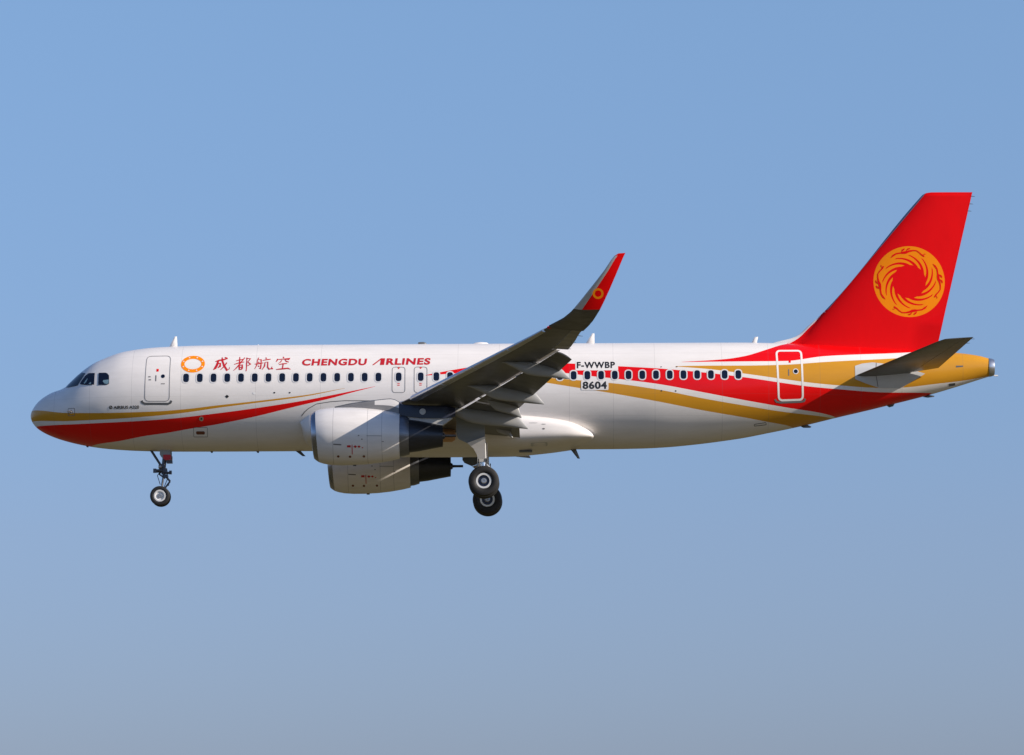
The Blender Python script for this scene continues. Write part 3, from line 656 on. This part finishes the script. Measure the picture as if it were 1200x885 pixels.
for sgn in (-1, 1):
    ys = [.6, 1.2, 2.0]+[2.0+.45*i for i in range(1, 31)]
    ys = [y for y in ys if y < 15.6]+[15.6]
    CUT = lambda y: ((xG(y)-xLE(y)-.045*chord(y))/(.955*chord(y))) if y < 13.0 else .72
    w = MB()
    ya = [y for y in ys if y < 13.0]+[13.0-1e-3]
    w.loft([foil(y, sgn, 0, CUT(y)-.10/chord(y)) for y in ya])
    yb = [13.0+1e-3]+[y for y in ys if 13.05 < y]
    w.loft([foil(y, sgn, 0, .72) for y in yb], False, True)
    w.loft([tip_ring(i, sgn) for i in range(5)], True, False)
    WING = w.build('wing', M['wing'], A, 40)
    # sharklet
    nring = len(tip_ring(0, sgn))
    def shark_mat(i, j):
        return 1 if j < 6 or j > nring-7 else 0
    s_ = MB(); s_.loft([tip_ring(i, sgn) for i in range(4, 12)], False, True, 0, lambda i, j: (1 if (j < 6 or j > nring-7) and i < 6 else 0))
    SH = s_.build('sharklet', [M['red'], M['sharklet_silver']], A, 50)
    er = []
    p0 = Vector((22.02, 17.47, 1.63)); ex_ = Vector((1, 0, 0)); ez_ = Vector((0, .36, 1)).normalized(); nn = Vector((0, 1, -.36)).normalized()
    V, F = ribbon(ellipse(0, 0, .155, .155, 28), .075)
    flat_mesh('ring_emblem', V, F, M['orange'], SH, lambda x, z: ((p0+ex_*x+ez_*z+nn*.062).x, sgn*(p0+ex_*x+ez_*z+nn*.062).y, (p0+ex_*x+ez_*z+nn*.062).z), 1)
    # slats
    for a, b in ((2.35, 5.2), (6.35, 8.5), (8.53, 10.7), (10.73, 12.95), (12.98, 15.2)):
        m = MB(); rings = []
        for i in range(7):
            y = a+(b-a)*i/6; c = chord(y)*(.62 if y > 6 else .48); x0, z0 = xLE(y), zLE(y)
            prof = [(.30,.125),(.2,.118),(.12,.098),(.06,.07),(.02,.035),(0,.0),(.01,-.025),(.04,-.045),(.09,-.056),(.15,-.058),(.12,-.03),(.09,0),(.10,.045),(.16,.09),(.29,.115)]
            rings.append([(x0+u*c, sgn*y, z0+v*c) for u, v in prof])
        m.loft(rings); m.build('slat', M['alu'], A, 30)
    # spoilers overhanging the flap slot
    for a, b in ((2.4, 6.2), (6.6, 8.15), (8.18, 9.75), (9.78, 11.35), (11.38, 12.92)):
        m = MB(); rings = []
        for i in range(5):
            y = a+(b-a)*i/4; c = chord(y); cu = CUT(y); x0 = xG(y)-.14; zz = zLE(y)+.02*c-INC*cu*c+thick(y)*naca(cu)*.5
            rings.append([(x0, sgn*y, zz), (x0+.20, sgn*y, zz-.030), (x0+.20, sgn*y, zz-.042), (x0, sgn*y, zz-.05)])
        m.loft(rings); m.build('spoiler', M['white'], A, 30)
    # flaps
    FT = lambda y: (lerp([(6.5,19.05),(12.95,21.09)])(y), lerp([(6.5,-1.22),(12.95,-.15)])(y)) if y > 6.45 else (19.09, lerp([(2.1,-1.84),(6.4,-1.25)])(y))
    FLAPS = []
    for a, b in ((2.15, 6.38), (6.52, 12.95)):
        m = MB(); rings = []
        for i in range(13):
            y = a+(b-a)*i/12; xt, zt = FT(y); xn = xG(y)-.06; zn = skin_z(y, CUT(y))-.075
            d = Vector((xt-xn, 0, zt-zn)); nn = Vector((-d.z, 0, d.x)).normalized(); l = d.length; U = [(k/12)**1.6 for k in range(13)]
            p0 = Vector((xn, sgn*y, zn))
            bow = lambda u: .05*l*4*u*(1-u)
            rings.append([tuple(p0+d*u+nn*(.075*l*naca(u)+bow(u)-.0)) for u in U]+[tuple(p0+d*u+nn*(-.055*l*naca(u)+bow(u)*.55)) for u in reversed(U[1:-1])])
        m.loft(rings); FLAPS.append(m.build('flap', M['wing'], A, 40))
    # aileron, drooped a little; its lit underside is painted in as paler grey
    m = MB(); rings = []
    for i in range(7):
        y = 13.10+(15.50-13.10)*i/6; L = foil(y, sgn, .73, 1.0, 8); hx, hz = L[0][0], L[0][2]-thick(y)*.1
        an = R(5); rings.append([(hx+(x-hx)*math.cos(an)+(z-hz)*math.sin(an), yy, hz-(x-hx)*math.sin(an)+(z-hz)*math.cos(an)) for x, yy, z in L])
    m.loft(rings); m.build('aileron', M['aileron_lit_grey'], A, 40)
    # flap track fairings: (half span, front x, tip x, tip z, width, depth)
    for y, xf, xt, zt, wd, dp, fl_ in ((11.4,18.55,21.0,-.66,.28,.40,1),(8.3,17.2,20.05,-1.23,.32,.44,1),(6.72,17.6,19.2,-1.56,.18,.24,1),(5.4,15.9,19.43,-1.83,.34,.46,0),(2.95,17.9,18.83,-1.92,.22,.20,0)):
        m = MB(); rings = []; nst = 22
        zf = skin_z(y, (xf-xLE(y))/chord(y)); xk = xf+(xt-xf)*.55; uk = min(.95, (xk-xLE(y))/chord(y)); zk = min(skin_z(y, min(.9, uk)), FT(y)[1]+.28)
        tez = FT(y)[1]; ute = min(.86, (FT(y)[0]-xf)/(xt-xf)); zm = min(zk, zf)
        ztop = pchip([(0,zf+.02),(.35,zf+.01),(ute-.08,tez+.20),(ute+.02,tez+.15),(1,zt+.025)]) if fl_ else pchip([(0,zf+.02),(.5,zk+.03),(ute,tez+.12),(1,zt+.025)])
        zbot = pchip([(0,zf-.01),(.15,zf-dp*.45),(.40,(zf+zt)/2-dp*.42),(.75,zt+.25*(zf-zt)-dp*.30),(1,zt-.02)])
        wid = pchip([(0,.06),(.12,.6),(.35,1),(.68,1),(.86,.62),(1,.05)])
        for i in range(nst+1):
            u = i/nst; x = xf+(xt-xf)*u; t_, b_2 = ztop(u), zbot(u)
            if t_ < b_2+.02: b_2 = t_-.02
            rings.append([(x, sgn*y+wd/2*wid(u)*math.copysign(abs(math.cos(2*math.pi*k/16))**.75, math.cos(2*math.pi*k/16)), (t_+b_2)/2+(t_-b_2)/2*math.sin(2*math.pi*k/16)) for k in range(16)])
        m.loft(rings); m.build('flap_track_fairing', M['fairing_grey'], A, 50)
    # static wicks and tip light
    for y, x, z in ((14.2, 21.12, .33), (15.1, 21.36, .44), (13.4, 20.93, .2)):
        m = MB(); m.tube([(x-.05, sgn*y, z), (x+.12, sgn*y, z-.02)], [.012, .007], 6); m.build('static_wick', M['dark_grey'], WING)
    m = MB(); m.lathe([(0,.001),(.03,.035),(.10,.05),(.2,.03)], 'x', (20.20, sgn*15.45, .70), 10); m.build('navigation_light', M['red'] if sgn < 0 else M['lens'], WING)

# tailplane ----------------------------------------------------------------
for sgn in (-1, 1):
    sx0 = lerp([(1.2,32.108),(6.0,34.93),(6.22,35.12)]); sz0 = lerp([(1.2,.62),(6.22,1.37)]); sx1 = lerp([(.9,35.287),(6.22,36.208)]); sz1 = lerp([(.9,.903),(6.22,1.443)])
    def tring(y, u0, u1, n=12):
        p = Vector((sx0(y), sgn*y, sz0(y))); d = Vector((sx1(y)-sx0(y), 0, sz1(y)-sz0(y))); t = .105*d.length*(1 if y < 6.1 else .5)
        U = [u0+(u1-u0)*(k/n)**1.6 for k in range(n+1)]
        a = [tuple(p+d*u+Vector((0, 0, t*.5*naca(u)*.9))) for u in U]; b = [tuple(p+d*u-Vector((0, 0, t*.5*naca(u)))) for u in reversed(U)]
        if u0 <= 0: b = b[:-1]
        if u1 >= 1: b = b[1:]
        return a+b
    ys = [.5, .9, 1.3]+[1.3+.5*i for i in range(1, 10)]+[6.1, 6.22]
    m = MB(); m.loft([tring(y, 0, .69) for y in ys]); ST = m.build('tailplane', M['wing'], A, 40)
    m = MB(); m.loft([tring(y, .697, 1.0, 8) for y in [1.0]+ys[2:]]); m.build('elevator', M['wing'], A, 40)
    for y in (5.9, 5.2):
        m = MB(); x = sx1(y); m.tube([(x-.03, sgn*y, sz1(y)), (x+.12, sgn*y, sz1(y))], [.012, .007], 6); m.build('static_wick', M['dark_grey'], ST)
PLATE = [(32.06,.99),(32.35,1.09),(32.75,1.14),(33.35,1.08),(34.05,.93),(34.8,.72),(34.3,.42),(33.85,.16),(33.0,.15),(32.45,.32),(32.06,.47)]
flat_mesh('stabiliser_root_plate', *fill([PLATE]), M['pale_grey'], FUS, sk(.008), .06, .15)
flat_mesh('root_plate_seam', *ribbon([(32.9,1.12),(32.86,.7),(32.95,.2)], .03, False), M['line_grey'], FUS, sk(.012), .06)

# engines -------------------------------------------------------------------
ZE = -2.12
cowl_prof = [(11.50,.972),(11.65,1.02),(11.9,1.065),(12.3,1.09),(12.8,1.09),(13.3,1.065),(13.8,1.01),(14.3,.925),(14.61,.85)]
cr = pchip(cowl_prof)
def scarf(x, z): return x+(ZE-z)*.09*max(0., min(1., (12.4-x)/1.2))   # the intake leans: top lip further forward
for sgn in (-1, 1):
    c = (0, sgn*5.75, ZE)
    def bend(m_):
        m_.v = [(scarf(x, z), y, z) for x, y, z in m_.v]; return m_
    m = MB(); m.lathe(cowl_prof+[(14.61,.82),(14.2,.86)], 'x', c, 64)
    ENG = bend(m).build('engine_nacelle', M['cowl'], A, 40)
    m = MB(); m.lathe([(11.498,.970),(11.45,.945),(11.40,.912),(11.36,.885),(11.31,.84),(11.30,.80),(11.33,.765),(11.42,.735),(11.6,.72)], 'x', c, 64); bend(m).build('inlet_lip', M['lip'], ENG, 60)
    m = MB(); m.lathe([(11.6,.72),(11.9,.73),(12.25,.76),(12.26,.02)], 'x', c, 48, 0, [0, 0, 1]); bend(m).build('inlet_duct', [M['pale_grey'], M['black']], ENG)
    m = MB(); m.lathe([(11.85,.004),(11.95,.09),(12.15,.20),(12.24,.24)], 'x', c, 24)
    for k in range(24):
        a = 2*math.pi*k/24; ra = Vector((0, math.sin(a), math.cos(a))); tn = Vector((0, math.cos(a), -math.sin(a))); o = Vector(c)
        V = [o+Vector((12.10,0,0))+ra*.22-tn*.03, o+Vector((12.22,0,0))+ra*.22+tn*.03, o+Vector((12.20,0,0))+ra*.74+tn*.07, o+Vector((12.06,0,0))+ra*.74-tn*.05]
        m.add(V, [(0, 1, 2, 3)])
    m.build('fan', M['dark_grey'], ENG)
    m = MB(); m.lathe([(14.15,.80),(14.55,.79),(14.75,.765),(14.96,.70)], 'x', c, 48); m.build('duct_sleeve', M['sleeve'], ENG)
    m = MB(); m.lathe([(14.80,.66),(14.97,.625),(15.3,.585),(15.8,.49),(16.22,.415),(16.22,.37),(15.9,.40)], 'x', c, 48); m.build('core_cowl', M['core'], ENG, 40)
    m = MB(); m.lathe([(15.6,.30),(16.1,.22),(16.3,.10),(16.31,.055),(16.45,.05),(16.72,.05),(16.72,.01)], 'x', c, 24); m.build('exhaust_plug', M['core'], ENG, 40)
    # pylon: wedge over the cowl, box under the wing, lower aft fairing
    pz = pchip([(12.15,-.99),(12.8,-.86),(13.6,-.76),(14.3,-.70),(14.5,-.77),(14.75,-.93),(16.3,-.99),(16.7,-1.05)])
    pb = pchip([(12.15,-1.07),(13.6,-1.15),(14.6,-1.35),(15.4,-1.46),(16.3,-1.48),(16.7,-1.40)])
    pw = pchip([(12.15,.02),(12.6,.10),(13.6,.20),(15.0,.22),(16.3,.18),(16.7,.06)])
    m = MB(); rings = []
    for i in range(31):
        x = 12.15+(16.7-12.15)*i/30; a, b, h = pz(x), pb(x), pw(x)
        rings.append([(x, sgn*5.75-h, b), (x, sgn*5.75-h, (a+b)/2), (x, sgn*5.75-h*.8, a-.04), (x, sgn*5.75-h*.35, a), (x, sgn*5.75+h*.35, a), (x, sgn*5.75+h*.8, a-.04), (x, sgn*5.75+h, (a+b)/2), (x, sgn*5.75+h, b)])
    m.loft(rings, mfun=lambda i, j: 1 if i >= 16 else (2 if j in (2, 3, 4) else (3 if i >= 10 and j in (1, 5) else 0))); PY = m.build('engine_pylon', [M['pylon_grey'], M['navy'], M['dark_grey'], M['white']], A, 40)
    m = MB(); m.prism([(14.7,-1.30),(15.35,-1.47),(16.6,-1.46),(16.25,-1.72),(15.9,-1.78),(15.2,-1.62),(14.7,-1.50)], sgn*5.75-.15, sgn*5.75+.15); m.build('pylon_aft_fairing', M['pale_grey'], PY)
    m = MB(); m.lathe([(0,.001),(-.001,.115),(.03,.125)], 'y', (15.47, sgn*5.75-(.225 if sgn < 0 else -.225), -1.22), 20); m.build('pylon_access_cover', M['pale_grey'], PY)
    # red stencils low on the cowl (viewer's side of each nacelle)
    def cowl_pt(x, z, off=.004):
        r = cr(x); return (x, sgn*5.75-math.sqrt(max(.01, r*r-(z-ZE)**2))-off, z)
    zb = -2.62
    st = [rrect([(12.66,zb-.02),(12.80,zb-.02),(12.80,zb+.06),(12.66,zb+.06)], .02), [(12.835,zb-.26),(12.865,zb-.26),(12.865,zb+.08),(12.835,zb+.08)],
          [(12.90,zb+.01),(12.97,zb+.06),(13.04,zb+.01),(12.97,zb-.04)], [(13.05,zb+.01),(13.11,zb+.055),(13.17,zb+.01),(13.11,zb-.035)], ellipse(13.24,zb-.03,.03,.02,8)]
    flat_mesh('cowl_stencil', *fill(st), M['title_red'], ENG, cowl_pt, .08)
    pieces('cowl_latch', [ellipse(12.32,zb-.33,.05,.04,10), ellipse(12.76,zb-.34,.05,.04,10), ellipse(13.28,zb-.33,.05,.04,10)], M['port_brown'], ENG, cowl_pt, .08)
    pieces('cowl_placard', [rrect([(12.15,zb+.08),(12.45,zb+.06),(12.45,zb+.10),(12.15,zb+.12)], .01), ellipse(13.1,zb+.42,.03,.02,8), ellipse(13.22,zb+.28,.03,.02,8), rrect([(13.4,zb+.40),(13.95,zb+.40),(13.95,zb+.415),(13.4,zb+.415)], .005), ellipse(14.0,zb+.2,.05,.012,8)], M['line_grey'], ENG, cowl_pt, .08)
    m = MB(); m.box((12.9, sgn*5.75, -3.22), (.12, .06, .05)); m.build('drain_mast', M['dark_grey'], ENG)

# added bronze can under the wing root, stands in for a sunlit fairing patch ------------------------------------------
for sgn in (-1, 1):
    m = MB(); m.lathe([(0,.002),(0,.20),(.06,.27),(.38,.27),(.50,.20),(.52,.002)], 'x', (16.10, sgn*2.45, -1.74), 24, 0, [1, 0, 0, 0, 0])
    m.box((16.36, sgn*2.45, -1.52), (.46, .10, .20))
    m.build('sunlit_patch_can', [M['bronze'], M['lens']], A, 40)

# landing gear ------------------------------------------------------------------
def wheel(x, y, z, r, wd, hub, parent, out, mats=None):
    m = MB(); h = wd/2
    m.lathe([(-h*.80,hub),(-h*.95,hub*1.12),(-h,r*.78),(-h*.86,r*.93),(-h*.55,r*.99),(-h*.18,r),(h*.18,r),(h*.55,r*.99),(h*.86,r*.93),(h,r*.78),(h*.95,hub*1.12),(h*.80,hub)], 'y', (x, y, z), 48)
    W_ = m.build('wheel', M['tyre'], parent, 40)
    # rim parts share the wheel's mesh level: dish, ring, hub
    m = MB()
    for s in (-1, 1):
        m.lathe([(s*h*.80,hub),(s*h*.86,hub*.96),(s*h*.84,hub*.74),(s*h*.52,hub*.66),(s*h*.50,hub*.42),(s*h*.82,hub*.34),(s*h*.86,hub*.2),(s*h*.80,.002)], 'y', (x, y, z), 36, 0, [0, 0, 1, 1, 2, 2, 2])
    # spoked openings
    me = m.build('wheel_rim', mats or [M['rim'], M['brake'], M['steel']], parent, 30)
    return W_
# nose gear
m = MB(); m.tube([(5.27,0,-1.75),(5.20,0,-2.55),(5.17,0,-2.95)], [.085,.085,.075], 16); m.tube([(5.17,0,-2.95),(5.08,0,-3.75)], .05, 12, 1)
m.tube([(5.07,-.30,-3.80),(5.07,.30,-3.80)], .055, 12); m.box((5.19,0,-2.80), (.22,.22,.16)); m.box((5.06,0,-3.72), (.14,.16,.16))
m.tube([(4.80,-.18,-2.82),(5.15,-.16,-2.80)], .05, 10); m.tube([(4.83,.18,-2.82),(5.15,.16,-2.80)], .05, 10)
m.tube([(5.2,-.1,-2.9),(5.48,-.1,-2.90)], .05, 8); m.box((5.46,-.06,-2.88), (.10,.14,.14)); m.tube([(5.2,.08,-2.62),(5.0,.08,-2.95)], .03, 8)
m.tube([(5.22,-.12,-2.3),(5.18,-.12,-3.0),(5.12,-.09,-3.4)], .018, 8)
m.tube([(5.10,-.05,-2.75),(4.95,-.05,-3.0),(5.06,-.05,-3.35)], .016, 6); m.tube([(5.3,.05,-2.7),(5.36,.05,-3.05),(5.2,.05,-3.45)], .016, 6); m.box((5.28,-.1,-3.02), (.16,.12,.12)); m.box((4.86,-.18,-2.82), (.12,.12,.16)); m.box((5.12,-.1,-2.62), (.2,.18,.14)); m.tube([(5.02,-.14,-2.95),(5.26,-.14,-3.12)], .03, 8)
NG_ = m.build('nose_landing_gear', [M['steel_dark'], M['chrome']], A)
m = MB(); m.tube([(4.66,-.16,-1.95),(5.12,-.06,-2.66)], .045, 10); m.tube([(4.66,.16,-1.95),(5.12,.06,-2.66)], .045, 10); m.build('drag_brace', M['steel_dark'], NG_)
m = MB(); m.tube([(5.20,0,-2.95),(5.44,0,-3.22)], .04, 8); m.tube([(5.44,0,-3.22),(5.14,0,-3.62)], .035, 8); m.tube([(5.20,-.06,-2.95),(5.42,-.06,-3.22),(5.38,-.06,-3.40)], .02, 8); m.build('torque_link', M['steel_dark'], NG_)
for s in (-1, 1):
    m = MB(); m.prism([(5.07,-1.90),(5.47,-1.90),(5.49,-2.40),(5.30,-2.42),(5.12,-2.30),(5.06,-2.2)], s*.30-.015, s*.30+.015); GD = m.build('gear_door', M['fairing_grey'], NG_)
    m = MB(); m.prism([(5.20,-2.21),(5.50,-2.21),(5.50,-2.41),(5.30,-2.43),(5.20,-2.36)], s*.335-.012, s*.335+.012); m.build('door_placard', M['title_red'], NG_)
    wheel(5.07, s*.25, -3.81, .385, .22, .235, NG_, s, [M['rim'], M['rim'], M['steel']])
    m = MB(); m.lathe([(0,.002),(0,.07),(.02,.085),(.10,.075),(.14,.03)], 'x', (5.0, s*.17, -2.66), 16, 0, [1, 1, 0, 0]); m.build('taxi_light', [M['steel'], M['lens']], NG_)
m = MB(); m.box((5.42,0,-2.47), (.22,.30,.09)); m.build('steering_box', M['steel_dark'], NG_)
# main gear
for s in (-1, 1):
    m = MB(); m.tube([(17.55,s*3.8,-1.15),(17.66,s*3.8,-2.3),(17.69,s*3.8,-2.85)], [.15,.15,.14], 20); m.tube([(17.69,s*3.8,-2.85),(17.73,s*3.8,-3.62)], .095, 16, 1)
    m.tube([(17.73,s*3.8-.62,-3.70),(17.73,s*3.8+.62,-3.70)], .09, 16); m.box((17.73,s*3.8,-3.66), (.24,.26,.28))
    m.box((17.66,s*3.8,-2.86), (.34,.30,.14)); m.tube([(17.50,s*3.8-.12,-2.95),(17.52,s*3.8-.12,-3.4)], .03, 8)
    MG = m.build('main_landing_gear', [M['pale_grey'], M['chrome']], A)
    for k in (-1, 1):
        q_ = MB(); q_.lathe([(-.06,.10),(-.06,.24),(.06,.24),(.06,.10)], 'y', (17.73, s*3.8+k*.24, -3.70), 28); q_.build('brake_pack', M['brake'], MG)
    m = MB(); m.tube([(17.68,s*3.8,-2.9),(18.02,s*3.8,-3.22)], .05, 8); m.tube([(18.02,s*3.8,-3.22),(17.78,s*3.8,-3.62)], .05, 8); m.build('torque_link', M['steel'], MG)
    m = MB(); m.tube([(17.66,s*3.75,-2.5),(17.6,s*2.95,-1.95)], .07, 10); m.tube([(17.6,s*2.95,-1.95),(17.58,s*2.2,-1.6)], .07, 10); m.build('side_stay', M['steel'], MG)
    m = MB(); m.prism([(16.70,-1.15),(17.76,-1.10),(17.785,-2.02),(17.10,-2.255),(16.80,-2.12),(16.72,-2.0)], s*4.75-.025, s*4.75+.025, 0, -s*.30); m.build('gear_door', M['door_shade_grey'], MG, 30)  # upper door piece, coloured dark down to the wing's shadow line
    m = MB(); m.prism([(17.105,-2.265),(17.786,-2.03),(17.80,-2.84),(17.51,-2.84),(17.46,-2.66),(17.34,-2.46)], s*4.48-.025, s*4.48+.025, 0, -s*.42); m.build('gear_door_lit_part', M['white'], MG, 30)  # same door below the shadow line, kept white as its sunlit part
    m = MB(); m.tube([(17.60,s*4.28,-2.6),(17.62,s*3.9,-2.6)], .03, 8); m.tube([(17.60,s*4.40,-1.9),(17.60,s*3.9,-1.9)], .03, 8)
    m.tube([(17.84,s*3.95,-2.2),(17.86,s*3.97,-2.8),(17.80,s*4.0,-3.2),(17.76,s*4.05,-3.6)], .022, 8); m.tube([(17.50,s*3.92,-2.4),(17.56,s*3.95,-3.0),(17.60,s*4.0,-3.5)], .02, 8); m.build('hydraulic_hose', M['black'], MG)
    for k in (-1, 1):
        wheel(17.73, s*3.8+k*.465, -3.70, .584, .42, .30, MG, k)
